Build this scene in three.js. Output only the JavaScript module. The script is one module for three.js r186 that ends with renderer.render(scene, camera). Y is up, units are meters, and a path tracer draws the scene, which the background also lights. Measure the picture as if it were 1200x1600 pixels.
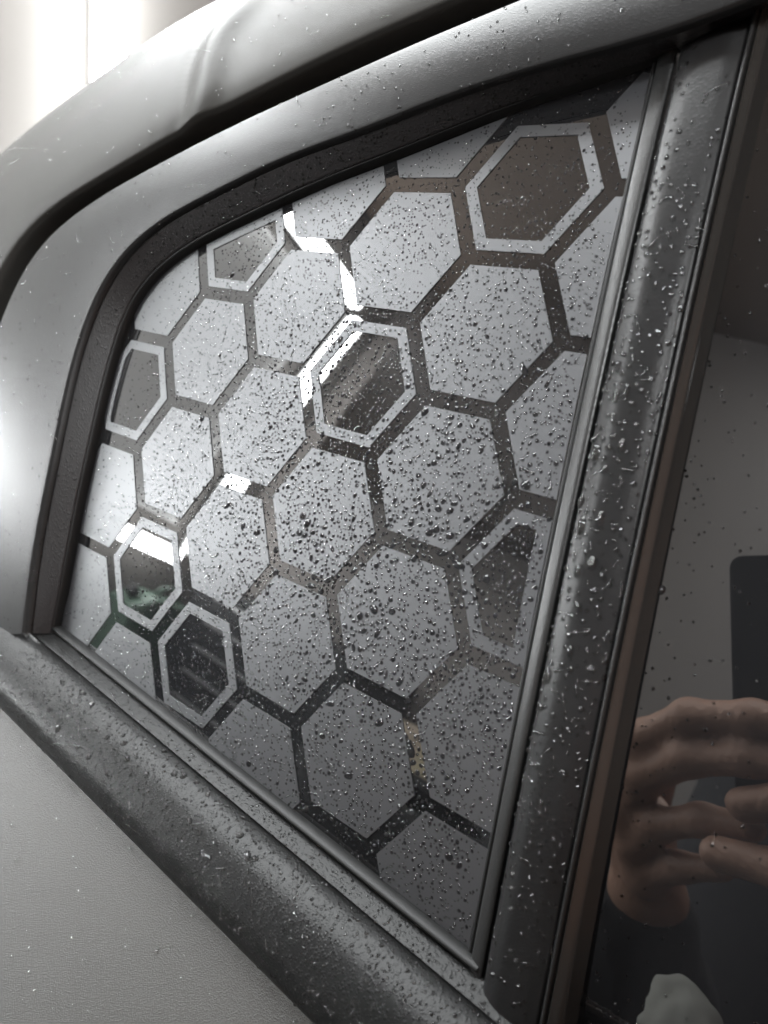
import * as THREE from 'three';
import { RectAreaLightUniformsLib } from 'three/addons/lights/RectAreaLightUniformsLib.js';
import { ImprovedNoise } from 'three/addons/math/ImprovedNoise.js';
import { mergeGeometries, mergeVertices } from 'three/addons/utils/BufferGeometryUtils.js';
import { MarchingCubes } from 'three/addons/objects/MarchingCubes.js';

// ------------------------------------------------------------------ camera, exposure
const scene = new THREE.Scene();
scene.background = new THREE.Color(0x000000);
const renderer = new THREE.WebGLRenderer({ antialias: true });
renderer.toneMapping = THREE.LinearToneMapping;
renderer.toneMappingExposure = 1.0;
renderer.shadowMap.enabled = true;
RectAreaLightUniformsLib.init();

const camera = new THREE.PerspectiveCamera(68.73, 0.75, 0.004, 40);
camera.position.set(0.1882, 1.0998, 0.2301);
camera.up.set(-0.3165, 0.9334, -0.1691);
camera.lookAt(camera.position.clone().add(new THREE.Vector3(-0.5752, -0.3306, -0.7482)));
camera.focus = 0.285;
camera.userData.fStop = 9;

// the car's side leans in by 18 degrees; CAR is the frame of the side glass: x forward along the sill, y up the glass, z outward
const LEAN = THREE.MathUtils.degToRad(18);
const CAR_AT = new THREE.Vector3(0, 1.1, 0);
const CAR = new THREE.Matrix4().makeRotationX(-LEAN).setPosition(CAR_AT);
const CURVES = {
  glass: [[0.0705,0.0697],[0.0417,0.0618],[0.0219,0.054],[0.0006,0.0446],[-0.0201,0.0355],[-0.049,0.0234],[-0.0739,0.0112],[-0.1083,-0.0067],[-0.1265,-0.0177],[-0.1386,-0.0283],[-0.1457,-0.0366],[-0.1504,-0.0466],[-0.1511,-0.0591],[-0.15,-0.074],[-0.1485,-0.092],[-0.1457,-0.1098],[-0.1432,-0.1276],[-0.1413,-0.1473],[-0.1379,-0.1682],[-0.1345,-0.1926],[-0.1325,-0.2142],[-0.0884,-0.2135],[-0.0476,-0.2125],[-0.0122,-0.211],[0.0158,-0.2111],[0.0411,-0.2112],[0.0628,-0.2123],[0.0828,-0.2137],[0.1011,-0.2148],[0.1176,-0.2162],[0.1165,-0.2054],[0.1127,-0.1787],[0.1071,-0.1424],[0.1009,-0.1067],[0.0948,-0.0709],[0.088,-0.0327],[0.0823,0.0021],[0.0773,0.0336]],
  glassRight: [[0.0705,0.0697],[0.0773,0.0336],[0.0823,0.0021],[0.088,-0.0327],[0.0948,-0.0709],[0.1009,-0.1067],[0.1071,-0.1424],[0.1127,-0.1787],[0.1165,-0.2054],[0.1176,-0.2162]],
  ridge: [[0.1058,0.0844],[0.0908,0.0779],[0.0772,0.0723],[0.0522,0.0668],[0.0274,0.06],[-0.0002,0.0508],[-0.0191,0.0426],[-0.0478,0.0325],[-0.0683,0.0251],[-0.096,0.0112],[-0.1326,-0.0076],[-0.145,-0.0174],[-0.1546,-0.0288],[-0.1611,-0.0415],[-0.1629,-0.0559],[-0.1637,-0.0715],[-0.1628,-0.0862],[-0.1581,-0.1155],[-0.1534,-0.1431],[-0.1501,-0.1697],[-0.1445,-0.1959],[-0.1395,-0.2172]],
  bandOut: [[0.059,0.0996],[0.0187,0.087],[0.003,0.0805],[-0.019,0.0736],[-0.0308,0.0682],[-0.0596,0.0571],[-0.0751,0.0509],[-0.1093,0.0371],[-0.1471,0.0194],[-0.1835,0.002],[-0.2125,-0.0159],[-0.2339,-0.0355],[-0.2435,-0.0651],[-0.246,-0.0989],[-0.2437,-0.1358],[-0.2362,-0.1826],[-0.2303,-0.2224],[-0.2256,-0.2593]],
  gapOut: [[0.0322,0.1015],[-0.0075,0.0878],[-0.0382,0.0772],[-0.0634,0.0676],[-0.0788,0.061],[-0.1218,0.0428],[-0.1708,0.0185],[-0.2046,0.0016],[-0.2334,-0.0152],[-0.2503,-0.0327],[-0.2598,-0.0533],[-0.2626,-0.0954],[-0.2611,-0.1369],[-0.2524,-0.1882],[-0.2482,-0.2296],[-0.2463,-0.2685]],
  sil: [[-0.1202,0.1379],[-0.1897,0.1178],[-0.2223,0.1066],[-0.2494,0.0914],[-0.2816,0.0736],[-0.3137,0.0551],[-0.3562,0.0269],[-0.4019,-0.0145],[-0.4079,-0.0757],[-0.4039,-0.1451],[-0.3855,-0.234],[-0.3802,-0.3288]],
  barL: [[0.0761,0.0862],[0.0775,0.078],[0.083,0.0532],[0.0901,0.0216],[0.0903,0.0063],[0.0922,-0.0115],[0.0972,-0.0409],[0.1016,-0.0647],[0.1056,-0.0877],[0.1089,-0.1094],[0.114,-0.1381],[0.1176,-0.1607],[0.1214,-0.1868],[0.1258,-0.2138],[0.128,-0.2286],[0.1304,-0.245]],
  barR: [[0.0946,0.0943],[0.0969,0.0833],[0.1024,0.0585],[0.1068,0.03],[0.1094,0.0093],[0.1124,-0.0118],[0.1174,-0.0395],[0.121,-0.0638],[0.1266,-0.0996],[0.1311,-0.1254],[0.1353,-0.1497],[0.1394,-0.174],[0.1424,-0.197],[0.1445,-0.2084],[0.1465,-0.2233]],
  chamR: [[0.1015,0.0982],[0.1076,0.0646],[0.1126,0.0313],[0.1144,0.0106],[0.1195,-0.0158],[0.1231,-0.0366],[0.128,-0.0678],[0.134,-0.0983],[0.1379,-0.1209],[0.1405,-0.141],[0.1446,-0.1673],[0.1488,-0.1902],[0.1523,-0.2086],[0.1551,-0.2256]],
  hexes: [[-0.0002,0.0002,0],[0.0466,-0.0234,0],[0.0929,-0.0463,0],[0.0436,0.0282,1],[0.0868,0.0572,0],[0.09,0.0053,0],[-0.0433,-0.0287,0],[-0.0867,-0.0572,0],[-0.1304,-0.0856,1],[-0.0468,0.0232,0],[-0.0034,0.052,0],[-0.0898,-0.0055,1],[-0.1331,-0.0341,0],[0.0029,-0.0516,1],[-0.0401,-0.0804,0],[-0.0837,-0.109,0],[-0.1272,-0.1386,0],[0.0497,-0.0752,0],[0.006,-0.1033,0],[-0.0373,-0.1322,0],[-0.0807,-0.1616,1],[-0.1242,-0.1899,0],[0.096,-0.0988,1],[0.0527,-0.1273,0],[0.0091,-0.1554,0],[-0.0339,-0.1846,1],[-0.0772,-0.2129,0],[0.0996,-0.151,0],[0.0556,-0.1789,0],[0.0121,-0.2074,0],[0.1023,-0.2022,0]]
};

// ------------------------------------------------------------------ helpers
function makeRandom(seed) { let s = seed >>> 0; return () => { s = (s + 0x6D2B79F5) >>> 0; let t = s; t = Math.imul(t ^ (t >>> 15), t | 1); t ^= t + Math.imul(t ^ (t >>> 7), t | 61); return ((t ^ (t >>> 14)) >>> 0) / 4294967296; }; }
const perlin = new ImprovedNoise();
const names = new Map();
function numbered(name) { const n = names.get(name) ?? 0; names.set(name, n + 1); return n ? `${name}_${String(n).padStart(3, '0')}` : name; }
function tag(o, label, category, group, kind) { if (label) o.userData.label = label; if (category) o.userData.category = category; if (group) o.userData.group = group; if (kind) o.userData.kind = kind; return o; }
function obj(name, geometry, material, parent = scene) {
  const m = new THREE.Mesh(geometry, material); m.name = parent === scene ? numbered(name) : name; m.castShadow = m.receiveShadow = true; parent.add(m); return m;
}
const lerp = (a, b, t) => a + (b - a) * t;
const smooth = (a, b, x) => { const t = Math.min(1, Math.max(0, (x - a) / (b - a))); return t * t * (3 - 2 * t); };

// the side glass is slightly barrel-shaped
const GC = [-0.0105, -0.0939], GQ = [-0.0085, 0.0152, -0.2873];
const zq = (x, y) => { const dx = x - GC[0], dy = y - GC[1]; return GQ[0] * dx * dx + 2 * GQ[1] * dx * dy + GQ[2] * dy * dy; };
const nq = (x, y) => { const dx = x - GC[0], dy = y - GC[1]; return new THREE.Vector3(-2 * (GQ[0] * dx + GQ[1] * dy), -2 * (GQ[1] * dx + GQ[2] * dy), 1).normalize(); };

function curve(pts) {            // plane points -> sampler by arc length
  const raw = new THREE.CatmullRomCurve3(pts.map(([x, y]) => new THREE.Vector3(x, y, 0)), false, 'centripetal').getSpacedPoints(90);
  for (let k = 0; k < 14; k++) { const old = raw.map((p) => p.clone()); for (let i = 1; i < 90; i++) raw[i].copy(old[i - 1]).add(old[i + 1]).multiplyScalar(0.25).addScaledVector(old[i], 0.5); }   // fair the line
  const c = new THREE.CatmullRomCurve3(raw.filter((_, i) => i % 3 === 0), false, 'centripetal');
  c.arcLengthDivisions = 400;
  return (t) => { const p = c.getPointAt(Math.min(1, Math.max(0, t))); return [p.x, p.y]; };
}
function byY(pts) {              // plane points -> x as a smooth function of y, straight beyond the ends
  const p = pts.map(([x, y]) => [y, x]).sort((a, b) => a[0] - b[0]);
  // quadratic least squares keeps long mouldings fair
  let S = [0, 0, 0, 0, 0], B = [0, 0, 0];
  for (const [y, x] of p) { for (let k = 0; k < 5; k++) S[k] += y ** k; for (let k = 0; k < 3; k++) B[k] += x * y ** k; }
  const A = [[S[0], S[1], S[2], B[0]], [S[1], S[2], S[3], B[1]], [S[2], S[3], S[4], B[2]]];
  for (let i = 0; i < 3; i++) { for (let j = i + 1; j < 3; j++) { const f = A[j][i] / A[i][i]; for (let k = i; k < 4; k++) A[j][k] -= f * A[i][k]; } }
  const c2 = A[2][3] / A[2][2], c1 = (A[1][3] - A[1][2] * c2) / A[1][1], c0 = (A[0][3] - A[0][1] * c1 - A[0][2] * c2) / A[0][0];
  return (y) => c0 + c1 * y + c2 * y * y;
}
function gridGeometry(nu, nv, at, flip = false) {   // at(u, v) -> [x, y, z], uv in metres along the two directions
  const pos = [], uv = [], idx = [];
  const P = (i, j) => { const k = (i * (nv + 1) + j) * 3; return [pos[k], pos[k + 1], pos[k + 2]]; };
  for (let i = 0; i <= nu; i++) for (let j = 0; j <= nv; j++) pos.push(...at(i / nu, j / nv));
  const d = (a, b) => Math.hypot(a[0] - b[0], a[1] - b[1], a[2] - b[2]);
  for (let i = 0; i <= nu; i++) for (let j = 0; j <= nv; j++) {
    const k = (i * (nv + 1) + j) * 2;
    uv[k] = i ? uv[k - (nv + 1) * 2] + d(P(i, j), P(i - 1, j)) : 0;
    uv[k + 1] = j ? uv[k - 1] + d(P(i, j), P(i, j - 1)) : 0;
  }
  for (let i = 0; i < nu; i++) for (let j = 0; j < nv; j++) {
    const a = i * (nv + 1) + j, b = a + 1, c = a + nv + 1, e = c + 1;
    if (flip) idx.push(a, b, c, b, e, c); else idx.push(a, c, b, b, c, e);
  }
  const g = new THREE.BufferGeometry();
  g.setAttribute('position', new THREE.Float32BufferAttribute(pos, 3));
  g.setAttribute('uv', new THREE.Float32BufferAttribute(uv, 2));
  g.setIndex(idx); g.computeVertexNormals();
  return g;
}
function faceOut(g, dir) {       // turn the triangles so that the normals point along dir on average
  const n = g.attributes.normal; let s = 0;
  for (let i = 0; i < n.count; i++) s += n.getX(i) * dir[0] + n.getY(i) * dir[1] + n.getZ(i) * dir[2];
  if (s < 0) { const k = g.index.array; for (let i = 0; i < k.length; i += 3) { const t = k[i]; k[i] = k[i + 1]; k[i + 1] = t; } g.computeVertexNormals(); }
  return g;
}
function noiseTexture(size, fn, srgb = false) {
  const a = new Uint8Array(size * size * 4);
  for (let y = 0; y < size; y++) for (let x = 0; x < size; x++) { const v = fn(x / size, y / size, x, y), k = (y * size + x) * 4; a[k] = a[k + 1] = a[k + 2] = Math.max(0, Math.min(255, v * 255)); a[k + 3] = 255; }
  const t = new THREE.DataTexture(a, size, size); t.wrapS = t.wrapT = THREE.RepeatWrapping; t.magFilter = THREE.LinearFilter; t.minFilter = THREE.LinearMipmapLinearFilter; t.generateMipmaps = true;
  if (srgb) t.colorSpace = THREE.SRGBColorSpace; t.needsUpdate = true; return t;
}
function repeat(t, perMetre) { const c = t.clone(); c.repeat.set(perMetre, perMetre); c.needsUpdate = true; return c; }

// ------------------------------------------------------------------ materials
const rndTex = makeRandom(7);
const grainTex = (() => { const s = 256, a = new Float32Array(s * s).map(() => rndTex()); return noiseTexture(s, (u, v, x, y) => { let q = 0; for (let i = -1; i <= 1; i++) for (let j = -1; j <= 1; j++) q += a[((y + i + s) % s) * s + (x + j + s) % s]; return 0.5 + (q / 9 - 0.5) * 1.8; }); })();
function beadTexture(size, count, r0, r1, seed) {   // fine relief of mist: small domes spread over a tile
  const h = new Float32Array(size * size), r = makeRandom(seed);
  for (let k = 0; k < count; k++) {
    const cx = r() * size, cy = r() * size, R = lerp(r0, r1, r() ** 2), n = Math.ceil(R);
    for (let j = -n; j <= n; j++) for (let i = -n; i <= n; i++) { const d = Math.hypot(i, j) / R; if (d < 1) { const p = ((Math.floor(cy) + j + size) % size) * size + (Math.floor(cx) + i + size) % size; h[p] = Math.max(h[p], Math.sqrt(1 - d * d) * R / r1); } }
  }
  return noiseTexture(size, (u, v, x, y) => h[y * size + x]);
}
const beadTex = beadTexture(1024, 9000, 2.2, 6, 31), mistTex = beadTexture(1024, 26000, 2, 4.5, 57);
const tileNoise = (u, v, f) => { const a = 2 * Math.PI; return perlin.noise(f * Math.cos(a * u) + 9, f * Math.sin(a * u) + f * Math.cos(a * v) * 0.7, f * Math.sin(a * v) + 3); };
const cloudTex = noiseTexture(256, (u, v) => 0.62 + 0.3 * tileNoise(u, v, 1.3) + 0.22 * tileNoise(u, v, 3.1) + 0.16 * tileNoise(u, v, 7));
const std = (o) => new THREE.MeshPhysicalMaterial(o);
const lin = (r, g = r, b = r) => new THREE.Color().setRGB(r, g, b);
const M = {
  glass: std({ color: lin(0.006, 0.006, 0.0065), roughness: 0.012, ior: 1.75 }),
  film: std({ color: lin(0.012, 0.012, 0.0135), roughness: 0.4, ior: 1.78, specularColor: lin(0.95, 0.97, 1), bumpMap: repeat(grainTex, 60), bumpScale: 0.00002 }),
  frame: std({ color: lin(0.006, 0.0058, 0.006), roughness: 0.33, ior: 1.45, specularIntensity: 0.55, bumpMap: repeat(beadTex, 12), bumpScale: 0.000022 }),
  reveal: std({ color: lin(0.008, 0.007, 0.0075), roughness: 0.42, ior: 1.4, bumpMap: repeat(beadTex, 12), bumpScale: 0.0001 }),
  rubber: std({ color: lin(0.006), roughness: 0.45, ior: 1.4, specularIntensity: 0.6, bumpMap: repeat(grainTex, 80), bumpScale: 0.00004 }),
  glossStrip: std({ color: lin(0.01), roughness: 0.32, ior: 1.45, specularIntensity: 0.7, bumpMap: repeat(beadTex, 14), bumpScale: 0.00003 }),
  chamfer: std({ color: lin(0.02, 0.019, 0.018), roughness: 0.16 }),
  body: std({ color: lin(0.03, 0.029, 0.027), roughness: 0.4, ior: 1.5, specularIntensity: 0.6, bumpMap: repeat(mistTex, 17), bumpScale: 0.0001 }),
  roofPaint: std({ color: lin(0.03, 0.029, 0.027), roughness: 0.4, ior: 1.5, specularIntensity: 0.3, bumpMap: repeat(mistTex, 22), bumpScale: 0.00002 }),
  moulding: std({ color: lin(0.006, 0.006, 0.006), roughness: 0.32, ior: 1.42, specularIntensity: 0.3, bumpMap: repeat(beadTex, 11), bumpScale: 0.00007 }),
  water: std({ color: lin(1), roughness: 0, transmission: 1, thickness: 0.002, ior: 1.37 }),
  wetBase: std({ color: lin(0.012, 0.012, 0.0135), roughness: 0.6, ior: 1.13 }),   // a surface wetted by a drop keeps its body colour and loses its surface gloss
  wetTrim: std({ color: lin(0.006, 0.0058, 0.006), roughness: 0.5, ior: 1.2 }),
  plaster: std({ color: lin(0.17, 0.16, 0.15), roughness: 0.9, bumpMap: repeat(cloudTex, 2), bumpScale: 0.002 }),
  whiteboard: std({ color: lin(0.72, 0.72, 0.71), roughness: 0.5 }),
  brown: std({ color: lin(0.26, 0.24, 0.225), roughness: 0.85, bumpMap: repeat(cloudTex, 2), bumpScale: 0.002 }),
  terracotta: std({ color: lin(0.22, 0.11, 0.07), roughness: 0.85, bumpMap: repeat(cloudTex, 2), bumpScale: 0.002 }),
  panelling: std({ color: lin(0.13, 0.098, 0.075), roughness: 0.8, bumpMap: repeat(cloudTex, 2), bumpScale: 0.002 }),
  concrete: std({ color: lin(0.06, 0.058, 0.056), roughness: 0.6, bumpMap: repeat(cloudTex, 3), bumpScale: 0.002 }),
};

// ------------------------------------------------------------------ the garage that the paint and glass mirror
function slab(name, size, at, m) { const o = obj(name, new THREE.BoxGeometry(...size), m); o.position.set(...at); tag(o, null, null, null, 'structure'); return o; }
slab('floor', [6.4, 0.1, 5.6], [0.45, -0.05, 0], M.concrete);
slab('wall_behind_lamps', [0.1, 3.2, 5.6], [-2.7, 1.6, 0], M.plaster);
slab('wall_side', [6.4, 3.2, 0.1], [0.45, 1.6, 2.75], M.brown);
slab('wall_far_side', [6.4, 3.2, 0.1], [0.45, 1.6, -2.75], M.brown);
slab('wall_opposite', [0.1, 3.2, 5.6], [3.6, 1.6, 0], M.terracotta);
slab('ceiling', [6.4, 0.1, 5.6], [0.45, 3.25, 0], M.panelling);

const LED = lin(0.96, 0.99, 1);
function tubeLamp(a, b, label) {
  const A = new THREE.Vector3(...a), B = new THREE.Vector3(...b), len = A.distanceTo(B), mid = A.clone().add(B).multiplyScalar(0.5);
  const g = new THREE.Group(); g.name = numbered('tube_lamp'); g.position.copy(mid); scene.add(g);
  g.quaternion.setFromUnitVectors(new THREE.Vector3(0, 1, 0), B.clone().sub(A).normalize());
  tag(g, label, 'lamp', 'lamp tubes in a rectangle on the white wall');
  const housing = obj('housing', new THREE.BoxGeometry(0.03, len, 0.07), M.whiteboard, g); housing.position.x = -0.03;
  const tube = new THREE.BoxGeometry(0.06, len - 0.04, 0.086); tube.translate(0.014, 0, 0);
  obj('diffuser_tube', tube, std({ color: lin(0.8), roughness: 0.5, emissive: LED, emissiveIntensity: 55 }), g);
  const light = new THREE.RectAreaLight(LED, 55, 0.086, len - 0.04); light.name = 'tube_light'; scene.add(light);
  light.position.copy(mid).add(new THREE.Vector3(0.0447, 0, 0));
  light.quaternion.copy(g.quaternion).multiply(new THREE.Quaternion().setFromAxisAngle(new THREE.Vector3(0, 1, 0), -Math.PI / 2));
  return g;
}
const LX = -2.58;
tubeLamp([LX, 0.82, 2.42], [LX, 2.66, 2.42], 'upright white lamp tube mirrored in the quarter glass');
tubeLamp([LX, 0.78, -1.32], [LX, 0.78, 2.36], 'low level white lamp tube along the white wall');
tubeLamp([LX, 2.72, -1.32], [LX, 2.72, 2.36], 'high level white lamp tube along the white wall');
tubeLamp([LX, 0.82, -1.39], [LX, 2.66, -1.39], 'upright white lamp tube glaring behind the car roof');
function ceilingLamp(x, z, w, d, strength, label) {
  const g = new THREE.Group(); g.name = numbered('ceiling_lamp'); g.position.set(x, 3.2, z); scene.add(g);
  tag(g, label, 'lamp');
  obj('housing', new THREE.BoxGeometry(w + 0.04, 0.04, d + 0.04), M.plaster, g).position.y = -0.02;
  obj('diffuser_panel', new THREE.BoxGeometry(w, 0.01, d), std({ color: lin(0.8), roughness: 0.5, emissive: LED, emissiveIntensity: strength * 0.4 }), g).position.y = -0.046;
  const light = new THREE.RectAreaLight(LED, strength, w, d); light.name = 'panel_light'; light.position.set(x, 3.14, z); light.rotation.x = -Math.PI / 2; scene.add(light);
}
ceilingLamp(1.4, 2.2, 1.2, 0.5, 75, 'flat white ceiling lamp close to the pale side wall');
ceilingLamp(-1.2, 0.1, 2.0, 1.4, 17, 'flat white ceiling lamp above the car');
{
  const b = new THREE.Group(); b.name = 'whiteboard'; b.position.set(-2.64, 1.77, 1.32); scene.add(b);
  tag(b, 'large white board on the wall within the lamp tubes', 'board');
  obj('panel', new THREE.BoxGeometry(0.012, 1.6, 1.9), M.whiteboard, b);
  for (const y of [-0.81, 0.81]) obj('rail', new THREE.BoxGeometry(0.02, 0.03, 1.94), M.whiteboard, b).position.y = y;
}

// ------------------------------------------------------------------ the car
const car = new THREE.Group(); car.name = 'car'; car.position.copy(CAR_AT); car.rotation.x = -LEAN; scene.add(car);
tag(car, 'dark grey satin car side with quarter window wearing a honeycomb film, wet', 'car');

// --- quarter glass
const loopRaw = new THREE.CatmullRomCurve3(CURVES.glass.map(([x, y]) => new THREE.Vector3(x, y, 0)), true, 'centripetal');
const LOOP = Array.from({ length: 240 }, (_, i) => { const p = loopRaw.getPointAt(i / 240); return [p.x, p.y]; });
function area2(p) { let s = 0; for (let i = 0; i < p.length; i++) { const a = p[i], b = p[(i + 1) % p.length]; s += a[0] * b[1] - b[0] * a[1]; } return s; }
function inset(loop, d) {       // move a loop inward by d metres
  const s = area2(loop) > 0 ? 1 : -1, n = loop.length;
  return loop.map((p, i) => { const a = loop[(i + n - 2) % n], b = loop[(i + 2) % n], l = Math.hypot(b[0] - a[0], b[1] - a[1]); return [p[0] - s * d * (b[1] - a[1]) / l, p[1] + s * d * (b[0] - a[0]) / l]; });
}
function clip(poly, convex) {   // Sutherland-Hodgman, convex is anticlockwise
  let out = poly;
  for (let i = 0; i < convex.length && out.length; i++) {
    const a = convex[i], b = convex[(i + 1) % convex.length], side = (p) => (b[0] - a[0]) * (p[1] - a[1]) - (b[1] - a[1]) * (p[0] - a[0]);
    const src = out; out = [];
    for (let k = 0; k < src.length; k++) {
      const p = src[k], q = src[(k + 1) % src.length], sp = side(p), sq = side(q);
      if (sp >= 0) out.push(p);
      if ((sp >= 0) !== (sq >= 0)) { const t = sp / (sp - sq); out.push([lerp(p[0], q[0], t), lerp(p[1], q[1], t)]); }
    }
  }
  return out;
}
function centroid(p) { const A = area2(p); let x = 0, y = 0; for (let i = 0; i < p.length; i++) { const a = p[i], b = p[(i + 1) % p.length], c = a[0] * b[1] - b[0] * a[1]; x += (a[0] + b[0]) * c; y += (a[1] + b[1]) * c; } return [x / (3 * A), y / (3 * A)]; }
function rayOut(poly, c, ang) { // how far the outline lies from c in that direction
  const dx = Math.cos(ang), dy = Math.sin(ang); let best = 0;
  for (let i = 0; i < poly.length; i++) {
    const a = poly[i], b = poly[(i + 1) % poly.length], ex = b[0] - a[0], ey = b[1] - a[1], den = dx * ey - dy * ex;
    if (Math.abs(den) < 1e-12) continue;
    const t = ((a[0] - c[0]) * ey - (a[1] - c[1]) * ex) / den, s = ((a[0] - c[0]) * dy - (a[1] - c[1]) * dx) / den;
    if (t > 0 && s >= -1e-9 && s <= 1 + 1e-9) best = Math.max(best, t);
  }
  return best;
}
function angles(c, extra, ...polys) {
  const all = []; for (const p of polys) for (const q of p) all.push(Math.atan2(q[1] - c[1], q[0] - c[0]));
  for (let i = 0; i < extra; i++) all.push(-Math.PI + (i + 0.5) / extra * 2 * Math.PI);
  all.sort((a, b) => a - b); return all.filter((a, i) => !i || a - all[i - 1] > 1e-4);
}
// sheet on the barrel surface between an inner outline (or the middle) and an outer one, raised by lift, with its rim closed down to the glass
function sheet(outer, inner, lift, rings, bottom) {
  const c = centroid(inner ?? outer), A = angles(c, 48, ...(inner ? [outer, inner] : [outer])), n = A.length;
  const pos = [], nor = [], uv = [], idx = [];
  const add = (x, y, z, N) => { pos.push(x, y, z); nor.push(N.x, N.y, N.z); uv.push(x, y); return pos.length / 3 - 1; };
  const rows = [];
  for (let k = 0; k <= rings; k++) rows.push(A.map((a) => { const ro = rayOut(outer, c, a), ri = inner ? rayOut(inner, c, a) : 0, r = lerp(ri, ro, k / rings), x = c[0] + r * Math.cos(a), y = c[1] + r * Math.sin(a); return add(x, y, zq(x, y) + lift, nq(x, y)); }));
  for (let k = 0; k < rings; k++) for (let i = 0; i < n; i++) { const j = (i + 1) % n; if (!(k === 0 && !inner)) idx.push(rows[k][i], rows[k + 1][i], rows[k][j]); idx.push(rows[k][j], rows[k + 1][i], rows[k + 1][j]); }
  const rim = (row, s) => { for (let i = 0; i < n; i++) { const j = (i + 1) % n, p = row[i] * 3, q = row[j] * 3; const tx = pos[q] - pos[p], ty = pos[q + 1] - pos[p + 1], l = Math.hypot(tx, ty) || 1, N = new THREE.Vector3(s * ty / l, -s * tx / l, 0);
    const a = add(pos[p], pos[p + 1], pos[p + 2], N), b = add(pos[q], pos[q + 1], pos[q + 2], N), d = add(pos[p], pos[p + 1], pos[p + 2] - bottom, N), e = add(pos[q], pos[q + 1], pos[q + 2] - bottom, N);
    if (s > 0) idx.push(a, d, b, b, d, e); else idx.push(a, b, d, b, e, d); } };
  rim(rows[rings], 1); if (inner) rim(rows[0], -1);
  const g = new THREE.BufferGeometry();
  g.setAttribute('position', new THREE.Float32BufferAttribute(pos, 3)); g.setAttribute('normal', new THREE.Float32BufferAttribute(nor, 3)); g.setAttribute('uv', new THREE.Float32BufferAttribute(uv, 2)); g.setIndex(idx);
  return g;
}
const quarterGlass = obj('quarter_glass', sheet(inset(LOOP, -0.004), null, 0, 26, 0.004), M.glass, car);
tag(quarterGlass, 'dark tinted quarter glass under a grey honeycomb film');

// --- honeycomb film: each cut piece is its own
const PITCH = 0.052, TURN = THREE.MathUtils.degToRad(33.4);
const hexagon = (x, y, r, twist = 0) => Array.from({ length: 6 }, (_, k) => { const a = TURN + twist + Math.PI / 6 + k * Math.PI / 3; return [x + r * Math.cos(a), y + r * Math.sin(a)]; });
const filmLoop = inset(LOOP, 0.0007), filmLoopInner = inset(LOOP, 0.0052);
const fineLoop = (loop) => { const ccw = area2(loop) > 0 ? loop : loop.slice().reverse(); return ccw; };
const FILM_LIFT = 0.00035;
const filmShapes = [], cut = makeRandom(77);
for (const [x, y, ring] of CURVES.hexes) {
  const twist = (cut() - 0.5) * 0.016;
  const outer = clip(fineLoop(filmLoop), hexagon(x, y, (0.509 + 0.004 * cut()) * PITCH, twist)); if (outer.length < 3) continue;
  const inner = ring ? clip(fineLoop(filmLoopInner), hexagon(x, y, 0.417 * PITCH, twist)) : null;
  obj(ring ? 'film_hexagon_ring' : 'film_hexagon', sheet(outer, inner, FILM_LIFT, ring ? 3 : 8, 0.0006), M.film, quarterGlass);
  filmShapes.push([outer, inner]);
}

// --- door frame: band, reveal and seal round the top and back of the glass
const ridge = curve(CURVES.ridge), bandOut = curve(CURVES.bandOut), gapOut = curve(CURVES.gapOut), sil = curve(CURVES.sil);
const topLeft = CURVES.glass.slice(0, 21);
const revealIn = curve([[0.106, 0.0902], [0.0972, 0.0855], [0.0858, 0.081], [0.0757, 0.0768], [0.0722, 0.0715], ...topLeft.slice(1)]);
// the reveal curves meet the ridge where they lie nearest
function matched(a, b, n) { const T = []; let last = 0; for (let i = 0; i <= n; i++) { const p = a(i / n); let best = last, bd = 1e9; for (let t = last; t <= Math.min(1, last + 0.12); t += 0.001) { const q = b(t), d = Math.hypot(p[0] - q[0], p[1] - q[1]); if (d < bd - 1e-9) { bd = d; best = t; } } T.push(i === n ? 1 : best); last = best; } return T; }
const NF = 200;
const revealT = (() => { const t = matched(ridge, revealIn, NF); const s = t.map((_, i) => { let q = 0, n = 0; for (let k = -5; k <= 5; k++) { const j = Math.min(NF, Math.max(0, i + k)); q += t[j]; n++; } return q / n; }); s[0] = 0; s[NF] = 1; return s; })();
const at2 = (arr, u) => { const f = u * NF, i = Math.min(NF - 1, Math.floor(f)); return lerp(arr[i], arr[i + 1], f - i); };
// frame band: s = 0 ridge, 1 outer edge
const bandProfile = [[-0.02, 0.0125], [-0.006, 0.0142], [0.012, 0.0151], [0.05, 0.0157], [0.3, 0.0172], [0.6, 0.0178], [0.9, 0.0174], [0.97, 0.0166], [0.995, 0.0145], [1.0, 0.0105], [1.0, -0.004]];
const profileAt = (prof, j) => { const f = j * (prof.length - 1), i = Math.min(prof.length - 2, Math.floor(f)); return [lerp(prof[i][0], prof[i + 1][0], f - i), lerp(prof[i][1], prof[i + 1][1], f - i)]; };
const band = faceOut(gridGeometry(NF, (bandProfile.length - 1) * 3, (u, v) => {
  const [s, z] = smoothProfile(bandProfile, v), a = ridge(u), b = bandOut(u), x = lerp(a[0], b[0], s), y = lerp(a[1], b[1], s); return [x, y, zq(x, y) + z];
}), [0, 0, 1]);
function smoothProfile(prof, v) {   // Catmull-Rom through the profile points
  const n = prof.length - 1, f = Math.min(n - 1e-6, v * n), i = Math.floor(f), t = f - i, P = (k) => prof[Math.min(n, Math.max(0, k))];
  return [0, 1].map((c) => { const a = P(i - 1)[c], b = P(i)[c], d = P(i + 1)[c], e = P(i + 2)[c], m0 = (d - a) / 2, m1 = (e - b) / 2; return (2 * t ** 3 - 3 * t * t + 1) * b + (t ** 3 - 2 * t * t + t) * m0 + (-2 * t ** 3 + 3 * t * t) * d + (t ** 3 - t * t) * m1; });
}
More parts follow.
